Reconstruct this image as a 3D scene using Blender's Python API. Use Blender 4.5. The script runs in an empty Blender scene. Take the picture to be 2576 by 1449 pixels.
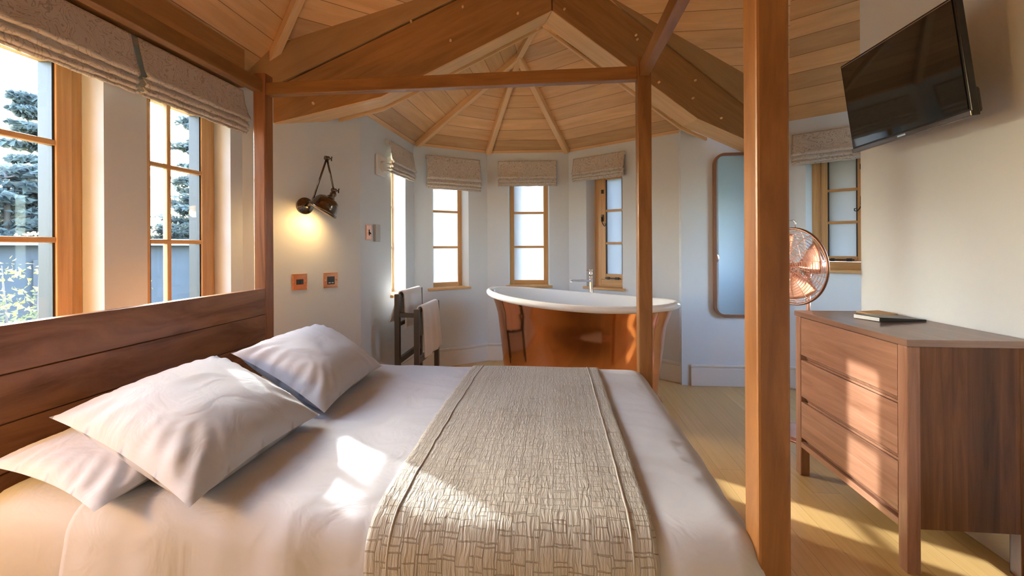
import bpy, bmesh, math, random
from mathutils import Vector, Matrix, noise
V=Vector; pi=math.pi; sin=math.sin; cos=math.cos
random.seed(7)
SC=bpy.context.scene
COL=SC.collection

# ------------------------------------------------------------------ materials
def newmat(name):
    m=bpy.data.materials.new(name); m.use_nodes=True
    nt=m.node_tree; nt.nodes.clear()
    out=nt.nodes.new('ShaderNodeOutputMaterial')
    return m,nt,out
def N(nt,t,**k):
    n=nt.nodes.new(t)
    for a,b in k.items():
        if a.startswith('i_'):
            key=a[2:]
            key=int(key) if key.isdigit() else key.replace('_',' ')
            n.inputs[key].default_value=b
        else: setattr(n,a,b)
    return n
def lk(nt,a,b): nt.links.new(a,b)
def c4(c): return (c[0],c[1],c[2],1)
def bsdf(nt,out,col=(.8,.8,.8),rough=.5,metal=0,spec=.5):
    b=N(nt,'ShaderNodeBsdfPrincipled'); b.inputs['Base Color'].default_value=c4(col)
    b.inputs['Roughness'].default_value=rough; b.inputs['Metallic'].default_value=metal
    b.inputs['Specular IOR Level'].default_value=spec
    lk(nt,b.outputs[0],out.inputs[0]); return b
def simple(name,col,rough=.5,metal=0,spec=.5,nscale=0,nbump=0,var=0):
    m,nt,out=newmat(name); b=bsdf(nt,out,col,rough,metal,spec)
    if nscale:
        tc=N(nt,'ShaderNodeTexCoord'); nz=N(nt,'ShaderNodeTexNoise',i_Scale=nscale,i_Detail=4)
        lk(nt,tc.outputs['Object'],nz.inputs['Vector'])
        if nbump:
            bp=N(nt,'ShaderNodeBump',i_Strength=nbump,i_Distance=.01); lk(nt,nz.outputs[0],bp.inputs['Height']); lk(nt,bp.outputs[0],b.inputs['Normal'])
        if var:
            mx=N(nt,'ShaderNodeMix',data_type='RGBA'); mx.inputs[6].default_value=c4([c*(1-var) for c in col]); mx.inputs[7].default_value=c4([min(1,c*(1+var)) for c in col])
            lk(nt,nz.outputs[0],mx.inputs[0]); lk(nt,mx.outputs[2],b.inputs['Base Color'])
    return m
def math_(nt,op,a,b=None):
    n=N(nt,'ShaderNodeMath',operation=op)
    for i,x in enumerate((a,b)):
        if x is None: continue
        if isinstance(x,(int,float)): n.inputs[i].default_value=x
        else: lk(nt,x,n.inputs[i])
    return n.outputs[0]
def wood(name,base,dark,plank=0,rough=.45,plen=0,gs=9.,var=.22,coat=0,line=.02,contrast=1.):
    """grain runs along U, boards are stacked along V (metres)"""
    m,nt,out=newmat(name); b=bsdf(nt,out,base,rough,0,.4)
    if coat: b.inputs['Coat Weight'].default_value=coat; b.inputs['Coat Roughness'].default_value=.15
    uv=N(nt,'ShaderNodeUVMap'); uv.uv_map='UVMap'
    sp=N(nt,'ShaderNodeSeparateXYZ'); lk(nt,uv.outputs[0],sp.inputs[0]); u,v=sp.outputs[0],sp.outputs[1]
    if plank:
        vs=math_(nt,'DIVIDE',v,plank); idx=math_(nt,'FLOOR',vs); fr=math_(nt,'FRACT',vs)
    else:
        vs=v; idx=math_(nt,'FLOOR',math_(nt,'DIVIDE',v,40.)); fr=None
    uidx=None
    if plen:
        wn0=N(nt,'ShaderNodeTexWhiteNoise',noise_dimensions='1D'); lk(nt,idx,wn0.inputs['W'])
        us=math_(nt,'ADD',math_(nt,'DIVIDE',u,plen),wn0.outputs[0]); ui=math_(nt,'FLOOR',us); uf=math_(nt,'FRACT',us)
        idx2=math_(nt,'ADD',idx,math_(nt,'MULTIPLY',ui,17.3))
    else: idx2=idx
    wn=N(nt,'ShaderNodeTexWhiteNoise',noise_dimensions='1D'); lk(nt,idx2,wn.inputs['W'])
    cb=N(nt,'ShaderNodeCombineXYZ')
    lk(nt,math_(nt,'ADD',math_(nt,'MULTIPLY',u,.9),math_(nt,'MULTIPLY',wn.outputs[0],31.)),cb.inputs[0])
    lk(nt,math_(nt,'MULTIPLY',v,gs),cb.inputs[1]); lk(nt,math_(nt,'MULTIPLY',idx2,3.7),cb.inputs[2])
    nz=N(nt,'ShaderNodeTexNoise',i_Scale=2.2,i_Detail=7,i_Roughness=.62,i_Distortion=.7); lk(nt,cb.outputs[0],nz.inputs['Vector'])
    rp=N(nt,'ShaderNodeValToRGB'); rp.color_ramp.elements[0].position=.5-.22*contrast; rp.color_ramp.elements[0].color=c4(dark)
    rp.color_ramp.elements[1].position=.5+.16*contrast; rp.color_ramp.elements[1].color=c4(base)
    lk(nt,nz.outputs[0],rp.inputs[0])
    hs=N(nt,'ShaderNodeHueSaturation'); lk(nt,rp.outputs[0],hs.inputs['Color'])
    lk(nt,math_(nt,'ADD',math_(nt,'MULTIPLY',wn.outputs[0],2*var),1-var),hs.inputs['Value'])
    col=hs.outputs[0]
    if plank:
        e=math_(nt,'MINIMUM',fr,math_(nt,'SUBTRACT',1.,fr)); ln=math_(nt,'LESS_THAN',e,line)
        if plen:
            e2=math_(nt,'MINIMUM',uf,math_(nt,'SUBTRACT',1.,uf)); ln=math_(nt,'MAXIMUM',ln,math_(nt,'LESS_THAN',e2,line*plank/plen))
        mx=N(nt,'ShaderNodeMix',data_type='RGBA'); mx.inputs[7].default_value=c4([c*.35 for c in dark])
        lk(nt,math_(nt,'MULTIPLY',ln,.85),mx.inputs[0]); lk(nt,col,mx.inputs[6]); col=mx.outputs[2]
        hh=math_(nt,'SUBTRACT',math_(nt,'MULTIPLY',nz.outputs[0],.15),ln)
    else: hh=math_(nt,'MULTIPLY',nz.outputs[0],.15)
    lk(nt,col,b.inputs['Base Color'])
    bp=N(nt,'ShaderNodeBump',i_Strength=.35,i_Distance=.006); lk(nt,hh,bp.inputs['Height']); lk(nt,bp.outputs[0],b.inputs['Normal'])
    return m
def glass(name,tint=(1,1,1),refl=.06):
    m,nt,out=newmat(name)
    t=N(nt,'ShaderNodeBsdfTransparent'); t.inputs[0].default_value=c4(tint)
    g=N(nt,'ShaderNodeBsdfGlossy'); g.inputs['Roughness'].default_value=.02
    fr=N(nt,'ShaderNodeLayerWeight',i_Blend=.5)
    mx=N(nt,'ShaderNodeMixShader'); lk(nt,math_(nt,'ADD',math_(nt,'MULTIPLY',math_(nt,'POWER',fr.outputs[1],5.),.5),.025),mx.inputs[0]); lk(nt,t.outputs[0],mx.inputs[1]); lk(nt,g.outputs[0],mx.inputs[2]); lk(nt,mx.outputs[0],out.inputs[0])
    return m
def frosted(name):
    m,nt,out=newmat(name)
    t=N(nt,'ShaderNodeBsdfTranslucent'); t.inputs[0].default_value=(.31,.345,.38,1)
    d=N(nt,'ShaderNodeBsdfDiffuse'); d.inputs[0].default_value=(.8,.84,.88,1)
    mx=N(nt,'ShaderNodeMixShader'); mx.inputs[0].default_value=.35
    lk(nt,t.outputs[0],mx.inputs[1]); lk(nt,d.outputs[0],mx.inputs[2]); lk(nt,mx.outputs[0],out.inputs[0]); return m
def damask(name,base,hi):
    m,nt,out=newmat(name); b=bsdf(nt,out,base,.5,0,.5)
    b.inputs['Sheen Weight'].default_value=.3
    tc=N(nt,'ShaderNodeTexCoord')
    nz=N(nt,'ShaderNodeTexNoise',i_Scale=10.,i_Detail=.6,i_Distortion=1.6); lk(nt,tc.outputs['Object'],nz.inputs['Vector'])
    w=N(nt,'ShaderNodeTexNoise',i_Scale=45.,i_Detail=2.,i_Distortion=1.5); lk(nt,tc.outputs['Object'],w.inputs['Vector'])
    f=math_(nt,'FRACT',math_(nt,'ADD',math_(nt,'MULTIPLY',nz.outputs[0],9.),math_(nt,'MULTIPLY',w.outputs[0],1.1)))
    a=math_(nt,'LESS_THAN',math_(nt,'ABSOLUTE',math_(nt,'SUBTRACT',f,.5)),.10)
    s=math_(nt,'ADD',math_(nt,'MULTIPLY',a,-.6),math_(nt,'MULTIPLY',w.outputs[0],.4))
    mx=N(nt,'ShaderNodeMix',data_type='RGBA'); mx.inputs[6].default_value=c4(hi); mx.inputs[7].default_value=c4(base)
    lk(nt,a,mx.inputs[0]); lk(nt,mx.outputs[2],b.inputs['Base Color'])
    bp=N(nt,'ShaderNodeBump',i_Strength=.55,i_Distance=.006); lk(nt,s,bp.inputs['Height']); lk(nt,bp.outputs[0],b.inputs['Normal'])
    return m
def crepe(name):
    """woven bed runner: puckered random rectangular cell lines"""
    m,nt,out=newmat(name); b=bsdf(nt,out,(.5,.46,.39),.6,0,.4); b.inputs['Sheen Weight'].default_value=.2
    uv=N(nt,'ShaderNodeUVMap'); uv.uv_map='UVMap'
    nz0=N(nt,'ShaderNodeTexNoise',i_Scale=25.,i_Detail=2.); lk(nt,uv.outputs[0],nz0.inputs['Vector'])
    dv=N(nt,'ShaderNodeVectorMath',operation='SCALE'); lk(nt,nz0.outputs[1],dv.inputs[0]); dv.inputs['Scale'].default_value=.009
    ad=N(nt,'ShaderNodeVectorMath',operation='ADD'); lk(nt,uv.outputs[0],ad.inputs[0]); lk(nt,dv.outputs[0],ad.inputs[1])
    hs=[]
    for (s,w_,h_,sq,of) in ((1.,.060,.042,.55,.5),(1.,.036,.030,.6,.37)):
        br=N(nt,'ShaderNodeTexBrick'); br.offset=of; br.squash=sq; br.squash_frequency=3; br.offset_frequency=2
        br.inputs['Scale'].default_value=1.; br.inputs['Brick Width'].default_value=w_; br.inputs['Row Height'].default_value=h_
        br.inputs['Mortar Size'].default_value=.0012; br.inputs['Mortar Smooth'].default_value=.4
        if sq<1:
            mp=N(nt,'ShaderNodeMapping'); mp.inputs['Rotation'].default_value=(0,0,pi/2); lk(nt,ad.outputs[0],mp.inputs[0]); lk(nt,mp.outputs[0],br.inputs['Vector'])
        else: lk(nt,ad.outputs[0],br.inputs['Vector'])
        hs.append(br.outputs['Fac'])
    ln=math_(nt,'MAXIMUM',hs[0],hs[1])
    mp=N(nt,'ShaderNodeMapping'); mp.inputs['Scale'].default_value=(150,28,1); lk(nt,ad.outputs[0],mp.inputs[0])
    nz=N(nt,'ShaderNodeTexNoise',i_Scale=1.,i_Detail=3.,i_Distortion=.6); lk(nt,mp.outputs[0],nz.inputs['Vector'])
    mx=N(nt,'ShaderNodeMix',data_type='RGBA'); mx.inputs[6].default_value=(.42,.42,.395,1); mx.inputs[7].default_value=(.19,.17,.13,1)
    lk(nt,math_(nt,'MULTIPLY',ln,.6),mx.inputs[0]); lk(nt,mx.outputs[2],b.inputs['Base Color'])
    h=math_(nt,'SUBTRACT',math_(nt,'MULTIPLY',nz.outputs[0],.8),ln)
    bp=N(nt,'ShaderNodeBump',i_Strength=.9,i_Distance=.006); lk(nt,h,bp.inputs['Height']); lk(nt,bp.outputs[0],b.inputs['Normal'])
    return m
def cloth(name,col,bump=.15,sc=9.):
    m,nt,out=newmat(name); b=bsdf(nt,out,col,.75,0,.25); b.inputs['Sheen Weight'].default_value=.15
    tc=N(nt,'ShaderNodeTexCoord'); nz=N(nt,'ShaderNodeTexNoise',i_Scale=sc,i_Detail=3,i_Distortion=1.2); lk(nt,tc.outputs['Object'],nz.inputs['Vector'])
    bp=N(nt,'ShaderNodeBump',i_Strength=bump,i_Distance=.02); lk(nt,nz.outputs[0],bp.inputs['Height']); lk(nt,bp.outputs[0],b.inputs['Normal']); return m
def leafmat(name,c1,c2,tr=.5):
    m,nt,out=newmat(name)
    oi=N(nt,'ShaderNodeTexCoord'); nz=N(nt,'ShaderNodeTexNoise',i_Scale=3.,i_Detail=3.); lk(nt,oi.outputs['Object'],nz.inputs['Vector'])
    rp=N(nt,'ShaderNodeValToRGB'); rp.color_ramp.elements[0].position=.35; rp.color_ramp.elements[1].position=.65
    rp.color_ramp.elements[0].color=c4(c1); rp.color_ramp.elements[1].color=c4(c2); lk(nt,nz.outputs[0],rp.inputs[0])
    d=N(nt,'ShaderNodeBsdfDiffuse'); t=N(nt,'ShaderNodeBsdfTranslucent'); lk(nt,rp.outputs[0],d.inputs[0]); lk(nt,rp.outputs[0],t.inputs[0])
    mx=N(nt,'ShaderNodeMixShader'); mx.inputs[0].default_value=tr; lk(nt,d.outputs[0],mx.inputs[1]); lk(nt,t.outputs[0],mx.inputs[2]); lk(nt,mx.outputs[0],out.inputs[0]); return m

M={}
M['wall']=simple('painted_plaster',(.70,.76,.825),.7,0,.3,nscale=40,nbump=.03)
M['base']=simple('painted_skirting',(.80,.79,.78),.4,0,.4)
M['ceil']=wood('cedar_boarding',(.76,.47,.235),(.56,.31,.135),plank=.135,rough=.4,var=.2,gs=8,contrast=1.3,line=.016)
M['truss']=wood('truss_timber',(.42,.215,.085),(.26,.12,.042),rough=.35,gs=10,contrast=1.2)
M['truss2']=wood('truss_upper_timber',(.46,.29,.145),(.33,.185,.08),rough=.35,gs=7,contrast=1.4)
M['trussd']=wood('gap_shade_timber',(.16,.07,.025),(.08,.03,.01),rough=.6,gs=10)  # dark backing behind board gaps, their shade put into the colour
M['batten']=wood('pale_batten',(.80,.54,.30),(.66,.41,.20),rough=.4,gs=14)
M['soffit']=wood('pale_soffit',(.80,.53,.28),(.66,.40,.19),rough=.4,gs=12)
M['oak']=wood('window_oak',(.66,.39,.17),(.50,.27,.10),rough=.4,gs=22)
M['walnut']=wood('walnut_bed',(.34,.135,.055),(.15,.05,.018),rough=.3,gs=9,coat=.25,contrast=1.1)
M['walnutw']=wood('walnut_head',(.36,.17,.09),(.13,.05,.024),rough=.3,gs=5,coat=.2,contrast=.9)
M['post']=wood('cherry_post',(.27,.122,.038),(.13,.048,.012),rough=.4,gs=6,coat=.05,contrast=1.1)
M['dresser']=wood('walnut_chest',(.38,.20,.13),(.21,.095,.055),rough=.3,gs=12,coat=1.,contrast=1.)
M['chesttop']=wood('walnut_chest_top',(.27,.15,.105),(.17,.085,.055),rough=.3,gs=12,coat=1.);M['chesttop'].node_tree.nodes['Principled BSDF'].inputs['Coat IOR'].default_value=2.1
M['dresserside']=wood('walnut_staves_shaded',(.17,.075,.028),(.07,.024,.008),plank=.052,rough=.35,gs=14,var=.28,line=0.)  # staves darkened, shade of the unlit chest side put into the colour
M['floor']=wood('bamboo_floor',(.70,.49,.22),(.58,.38,.15),plank=.125,plen=1.7,rough=.32,gs=26,var=.08,line=.006,contrast=1.4)
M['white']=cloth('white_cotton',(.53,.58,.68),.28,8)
M['towel']=cloth('white_terry',(.78,.76,.74),.3,120)
M['blind']=damask('damask_blind',(.40,.35,.30),(.62,.57,.52))
M['lining']=simple('blind_lining',(.62,.58,.52),.8)
M['crepe']=crepe('crepe_runner')
M['copper']=simple('polished_copper',(.93,.46,.27),.09,1,nscale=4,nbump=.03)
M['copper2']=simple('brushed_copper',(.86,.50,.38),.34,.9)
M['bronze']=simple('dark_bronze',(.16,.13,.11),.18,1)
M['chrome']=simple('chrome',(.85,.86,.88),.06,1)
M['enamel']=simple('white_enamel',(.86,.87,.87),.12,0,.6)
M['whitep']=simple('white_plastic',(.80,.79,.77),.35)
M['blackp']=simple('black_plastic',(.012,.012,.014),.25)
M['iron']=simple('black_iron',(.03,.028,.026),.4,.4)
M['rack']=simple('dark_painted_rack',(.055,.047,.04),.45)
M['screen']=simple('tv_screen',(.006,.007,.009),.04,0,.9)
M['mirror']=simple('mirror_glass',(.90,.93,.94),.015,1)
M['mframe']=wood('mirror_frame',(.30,.15,.09),(.18,.08,.045),rough=.4)
M['glass']=glass('clear_glass',(.90,.93,.94)); M['frost']=frosted('frosted_glass')
M['seal']=simple('glazing_seal',(.025,.028,.033),.5)
M['steel']=simple('screw_steel',(.7,.68,.66),.3,1)
M['paper']=simple('kraft_paper',(.62,.42,.22),.7)
M['page']=simple('white_pages',(.75,.77,.8),.6)
M['grass']=simple('lawn_grass',(.08,.10,.04),.9,nscale=3,var=.4)
M['bark']=simple('bark',(.10,.085,.075),.9,nscale=8,nbump=.4)
M['needle']=leafmat('needles',(.035,.045,.045),(.075,.09,.085),.4)
M['needle2']=leafmat('needles_hazed',(.075,.095,.10),(.15,.18,.175),.4)  # distance haze painted into the needle colour
M['shrub']=leafmat('shrub_leaves',(.05,.065,.04),(.11,.135,.09),.5)
M['yleaf']=leafmat('yellow_leaves',(.14,.15,.04),(.21,.21,.07),.6)
M['garage']=simple('slate_boarding',(.04,.045,.055),.8,nscale=5,var=.2)
M['groof']=simple('roof_felt',(.16,.16,.17),.8)
M['gdoor']=simple('dark_door',(.03,.03,.036),.6)
M['bulb']=None
m,nt,out=newmat('warm_bulb'); e=N(nt,'ShaderNodeEmission'); e.inputs[0].default_value=(1,.6,.2,1); e.inputs[1].default_value=12; lk(nt,e.outputs[0],out.inputs[0]); M['bulb']=m

# ------------------------------------------------------------------ mesh builder
class MB:
    def __init__(s): s.bm=bmesh.new(); s.uv=s.bm.loops.layers.uv.new('UVMap')
    def face(s,pts,uvs=None,smooth=False):
        vs=[s.bm.verts.new(p) for p in pts]; f=s.bm.faces.new(vs); f.smooth=smooth
        if uvs:
            for l,q in zip(f.loops,uvs): l[s.uv].uv=q
        return f
    def block(s,o,ex,ey,ez,grain=0):
        o=V(o);E=[V(ex),V(ey),V(ez)];L=[e.length for e in E]
        r=(random.random()*20,random.random()*20)
        vv={}
        for i in (0,1):
            for j in (0,1):
                for k in (0,1): vv[i,j,k]=s.bm.verts.new(o+E[0]*i+E[1]*j+E[2]*k)
        for ax in range(3):
            a,b=[q for q in range(3) if q!=ax]
            if b==grain: a,b=b,a
            for side in (0,1):
                idx=[]
                for (p,q) in ((0,0),(1,0),(1,1),(0,1)):
                    t=[0,0,0];t[ax]=side;t[a]=p;t[b]=q;idx.append(tuple(t))
                f=s.bm.faces.new([vv[t] for t in idx])
                for l,t in zip(f.loops,idx): l[s.uv].uv=(t[a]*L[a]+r[0],t[b]*L[b]+r[1]+ax*.31)
        return s
    def box(s,x0,x1,y0,y1,z0,z1,grain=0):
        return s.block((x0,y0,z0),(x1-x0,0,0),(0,y1-y0,0),(0,0,z1-z0),grain)
    def bar(s,p0,p1,w,h,up=(0,0,1)):
        p0=V(p0);p1=V(p1);d=p1-p0;u=V(up);sd=d.cross(u).normalized();u2=sd.cross(d).normalized()
        return s.block(p0-sd*w/2-u2*h/2,d,sd*w,u2*h,0)
    def prism(s,pts,vec,udir=(1,0,0)):
        pts=[V(p) for p in pts];vec=V(vec);ud=V(udir).normalized();n=vec.normalized();vd=n.cross(ud)
        r=(random.random()*20,random.random()*20)
        uvf=lambda p:(p.dot(ud)+r[0],p.dot(vd)+r[1])
        A=[s.bm.verts.new(p) for p in pts];B=[s.bm.verts.new(p+vec) for p in pts]
        for loop in (A,B[::-1]):
            f=s.bm.faces.new(loop)
            for l in f.loops: l[s.uv].uv=uvf(l.vert.co)
        k=len(pts)
        for i in range(k):
            j=(i+1)%k;f=s.bm.faces.new([A[i],B[i],B[j],A[j]]);L=(pts[j]-pts[i]).length
            for l,q in zip(f.loops,((0,0),(0,vec.length),(L,vec.length),(L,0))): l[s.uv].uv=(q[0]+r[0],q[1]+r[1])
        return s
    def tube(s,path,r,seg=8,cap=True,closed=False):
        path=[V(p) for p in path];n=len(path);rings=[]
        rr=r if isinstance(r,(list,tuple)) else [r]*n
        prev=None
        for i,p in enumerate(path):
            if closed: d=(path[(i+1)%n]-path[i-1]).normalized()
            else: d=(path[min(i+1,n-1)]-path[max(i-1,0)]).normalized()
            if prev is None: a=d.orthogonal().normalized()
            else:
                a=(prev-d*prev.dot(d))
                a=a.normalized() if a.length>1e-6 else d.orthogonal().normalized()
            prev=a;b=d.cross(a)
            rings.append([s.bm.verts.new(p+(a*cos(2*pi*k/seg)+b*sin(2*pi*k/seg))*rr[i]) for k in range(seg)])
        m=n if closed else n-1
        for i in range(m):
            A=rings[i];B=rings[(i+1)%n]
            off=0
            if closed and i==n-1:
                off=min(range(seg),key=lambda o:(A[0].co-B[o].co).length)
            for k in range(seg):
                f=s.bm.faces.new([A[k],A[(k+1)%seg],B[(k+1+off)%seg],B[(k+off)%seg]]);f.smooth=True
        if cap and not closed:
            s.bm.faces.new(rings[0][::-1]);s.bm.faces.new(rings[-1])
        return s
    def lathe(s,prof,o=(0,0,0),axis=(0,0,1),seg=28,cap=False):
        o=V(o);ax=V(axis).normalized();a=ax.orthogonal().normalized();b=ax.cross(a);rings=[]
        for r,z in prof: rings.append([s.bm.verts.new(o+ax*z+(a*cos(2*pi*k/seg)+b*sin(2*pi*k/seg))*max(r,1e-4)) for k in range(seg)])
        for A,B in zip(rings,rings[1:]):
            for k in range(seg):
                f=s.bm.faces.new([A[k],A[(k+1)%seg],B[(k+1)%seg],B[k]]);f.smooth=True
        if cap: s.bm.faces.new(rings[0][::-1]);s.bm.faces.new(rings[-1])
        return s
    def grid(s,nu,nv,fn,smooth=True,uvf=None):
        g=[[s.bm.verts.new(fn(i/nu,j/nv)) for j in range(nv+1)] for i in range(nu+1)]
        for i in range(nu):
            for j in range(nv):
                f=s.bm.faces.new([g[i][j],g[i+1][j],g[i+1][j+1],g[i][j+1]]);f.smooth=smooth
                if uvf:
                    for l,(a,b) in zip(f.loops,((i,j),(i+1,j),(i+1,j+1),(i,j+1))): l[s.uv].uv=uvf(a/nu,b/nv)
        return g
def build(name,mb,mat,parent=None,bevel=0,solid=0,recalc=True,sub=0,weld=False):
    bm=mb.bm
    if weld: bmesh.ops.remove_doubles(bm,verts=bm.verts,dist=1e-5)
    if recalc: bmesh.ops.recalc_face_normals(bm,faces=bm.faces)
    base=V((0,0,0));p=parent
    while p is not None: base+=p.location; p=p.parent
    if parent is not None: bmesh.ops.translate(bm,vec=-base,verts=bm.verts)
    me=bpy.data.meshes.new(name);bm.to_mesh(me);bm.free()
    if mat is not None: me.materials.append(mat)
    o=bpy.data.objects.new(name,me);COL.objects.link(o)
    if parent is not None: o.parent=parent
    if bevel:
        b=o.modifiers.new('bevel','BEVEL');b.width=bevel;b.segments=2;b.limit_method='ANGLE';b.angle_limit=.6
    if solid:
        b=o.modifiers.new('solid','SOLIDIFY');b.thickness=solid;b.offset=0
    if sub:
        b=o.modifiers.new('sub','SUBSURF');b.levels=sub;b.render_levels=sub
    return o
def tag(o,label=None,cat=None,group=None,kind=None):
    if label:o['label']=label
    if cat:o['category']=cat
    if group:o['group']=group
    if kind:o['kind']=kind
    return o
def thing(name,loc,label=None,cat=None,group=None,kind=None):
    o=bpy.data.objects.new(name,None);o.location=loc;o.empty_display_size=.1;COL.objects.link(o)
    return tag(o,label,cat,group,kind)
def frame2(A,B):
    A=V((A[0],A[1],0));B=V((B[0],B[1],0));t=(B-A).normalized();out=V((-t.y,t.x,0))   # out = left of travel
    return A,t,out,(B-A).length

# ------------------------------------------------------------------ room shell
# wall segments: A->B, outside is on the left of travel
SEG={'left':((-1.85,-1.9),(-1.85,2.394)),'lamp':((-1.85,2.394),(-1.418,3.034)),'a':((-1.418,3.034),(-1.365,4.086)),
 'b':((-1.365,4.086),(-.709,4.539)),'c':((-.709,4.539),(.156,4.586)),'d':((.156,4.586),(1.151,3.888)),
 'mirror':((1.172,3.86),(1.985,3.86)),'e':((1.985,3.855),(2.79,3.248)),'side':((2.79,3.248),(2.79,1.6)),'back':((1.86,-1.9),(-1.85,-1.9))}
def wallseg(name,key,z1,openings=(),t=.14,mat=None,splay=None):
    A,d,o,L=frame2(*SEG[key]); mb=MB()
    def blk(s0,s1,za,zb):
        if s1-s0>1e-4 and zb-za>1e-4: mb.block(A+d*s0+V((0,0,za)),d*(s1-s0),o*t,V((0,0,zb-za)))
    ops=sorted(openings); s=0
    for (a,b,za,zb) in ops:
        blk(s,a,0,z1); blk(a,b,0,za); blk(a,b,zb,z1); s=b
    blk(s,L,0,z1)
    if splay:
        for (a,b,za,zb) in ops:
            for q,e in ((a,splay[0]),(b,-splay[1])):
                if not e: continue
                P=lambda s_,d_:A+d*s_+o*d_+V((0,0,za))
                mb.prism([P(q,0),P(q+e,.115),P(q+e,t),P(q,t)],(0,0,zb-za),(0,0,1))
    ob=build(name,mb,mat or M['wall']); ob['kind']='structure'; return ob
W1=(1.09,1.601);W2=(1.79,2.299);W3=(.39,.90)
wallseg('wall_left','left',3.0,[(w[0]+1.9,w[1]+1.9,.70,2.04) for w in (W3,W1,W2)],t=.25)
A,t,o,L=frame2(*SEG['lamp']);mb=MB()
mb.block(A,t*L,o*.14,V((0,0,2.17)));mb.block(A-t*.02+o*.14,t*(L+.07),o*.08,V((0,0,3.2)))  # second block is an added, unseen backing that stops light leaking in
ob=build('wall_lamp_side',mb,M['wall']);ob['kind']='structure'
wallseg('wall_bay_left','a',2.8,[(.535,.845,.80,2.02)],t=.20)
wallseg('wall_bay_rear_left','b',2.8,[(.195,.58,.80,2.02)],t=.20,splay=(0,.03))
wallseg('wall_bay_rear','c',2.8,[(.225,.660,.80,2.02)],t=.20,splay=(.009,.009))
wallseg('wall_bay_right','d',2.8,[(.213,.612,.80,2.02)],t=.20,splay=(.034,0))
wallseg('wall_mirror_side','mirror',3.2)
wallseg('wall_far_right','e',3.2,[(.118,.505,1.01,2.02)],t=.20,splay=(.028,0))
wallseg('wall_alcove','side',3.6,[(.3,1.1,.9,2.1)])
wallseg('wall_rear','back',3.0)
mb=MB();mb.box(1.72,1.86,-1.9,2.598,0,3.75);mb.box(1.86,2.93,1.48,1.6,0,3.75)
o=build('wall_right',mb,M['wall']);o['kind']='structure'
mb=MB();mb.box(1.10,1.172,3.86,4.0,0,3.0);o=build('wall_bay_pier',mb,M['wall']);o['kind']='structure'
mb=MB()
F=mb.face([(-1.99,-2.04,0),(2.95,-2.04,0),(2.95,4.9,0),(-1.99,4.9,0)],[(-2.04,-1.99),(-2.04,2.95),(4.9,2.95),(4.9,-1.99)])
o=build('floor',mb,M['floor'],solid=0);o['kind']='structure'
mb=MB();mb.box(-1.99,2.95,-2.04,4.9,-.3,-.004);o=build('trim_14',mb,M['base']);o['kind']='structure'

# --- main ceiling: intersecting boarded slopes
def slope(p,n,s,z0): # plane height: z=z0+s*((x-px)*nx+(y-py)*ny)
    return (s*n[0],s*n[1],z0-s*(n[0]*p[0]+n[1]*p[1]))
PL=[slope((-1.95,0),(1,0),1.2,2.22),slope((-1.801,2.758),(.643,-.766),1.21,2.22),slope((0,3.86),(0,-1),1.3,2.26),
    slope((1.985,3.855),(-.602,-.7985),1.2,2.262),slope((2.79,0),(-1,0),1.2,2.3),slope((0,-1.9),(0,1),1.2,2.3),(0,0,3.6)]
def clip(poly,f):
    out=[]
    for i in range(len(poly)):
        p=poly[i];q=poly[(i+1)%len(poly)];a=f(p);b=f(q)
        if a>=0: out.append(p)
        if (a>=0)!=(b>=0): out.append(p+(q-p)*(a/(a-b)))
    return out
mb=MB()
for i,(a,b,c) in enumerate(PL):
    poly=[V((x,y,a*x+b*y+c)) for x,y in ((-2.1,-2.1),(3.1,-2.1),(3.1,4.2),(-2.1,4.2))]
    for j,(a2,b2,c2) in enumerate(PL):
        if j!=i: poly=clip(poly,lambda p:(a2*p.x+b2*p.y+c2)-p.z)
        if not poly: break
    if poly: poly=clip(poly,lambda p:3.30+.33*p.x-p.y)
    if len(poly)<3: continue
    nrm=V((a,b,-1)).normalized()
    eave=V((b,-a,0)).normalized() if (a or b) else V((0,1,0)); up=nrm.cross(eave)
    mb.face(poly,[(p.dot(eave)+i*5,p.dot(up)+i*.7) for p in poly])
o=build('ceiling',mb,M['ceil'],recalc=False,solid=0);o['kind']='structure'
# hip batten between left slope and corner slope
hd=V((1,-.455,1.2)).normalized()
h0=V((-1.80,2.565,2.40))
nn=V((1.2,0,-1)).normalized()+V((1.21*.643,-1.21*.766,-1)).normalized();nn.normalize()
mb=MB();mb.bar(h0+nn*.026,h0+nn*.026+hd*1.6,.048,.06,up=nn)
o=build('trim_1',mb,M['batten'],bevel=.003);o['kind']='structure'
mb=MB();mb.block((-1.85,-1.9,2.15),(.045,0,0),(0,4.26,0),(0,0,.22),1)
o=build('trim_2',mb,M['truss'],bevel=.003);o['kind']='structure'

# --- bay ceiling
E={'p0':V((-1.418,3.034,2.21)),'p1':V((-1.365,4.086,2.21)),'p2':V((-.709,4.539,2.21)),'p3':V((.156,4.586,2.21)),'p4':V((1.151,3.888,2.21))}
J=V((-.290,3.62,2.845));Q=V((-.14,3.315,2.93))
def ext(p,ref,k): return p+(p-ref)*k
mb=MB()
def bayface(pts,e0,e1):
    n=(pts[1]-pts[0]).cross(pts[2]-pts[0]).normalized();u=(e1-e0).normalized();v=n.cross(u)
    mb.face(pts,[((p-e0).dot(u)+random.random()*0+e0.x*3,(p-e0).dot(v)+.5) for p in pts])
Qx=Q+(Q-J)*.3
E0x=E['p0']+V((-.02,-.4,0))
bayface([E0x,E['p1'],J,Qx],E['p0'],E['p1'])
bayface([E['p1'],E['p2'],J],E['p1'],E['p2'])
bayface([E['p2'],E['p3'],J],E['p2'],E['p3'])
E4x=E['p4']+(E['p4']-E['p3']).normalized()*.25
bayface([E['p3'],E4x,Qx,J],E['p3'],E['p4'])
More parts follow.
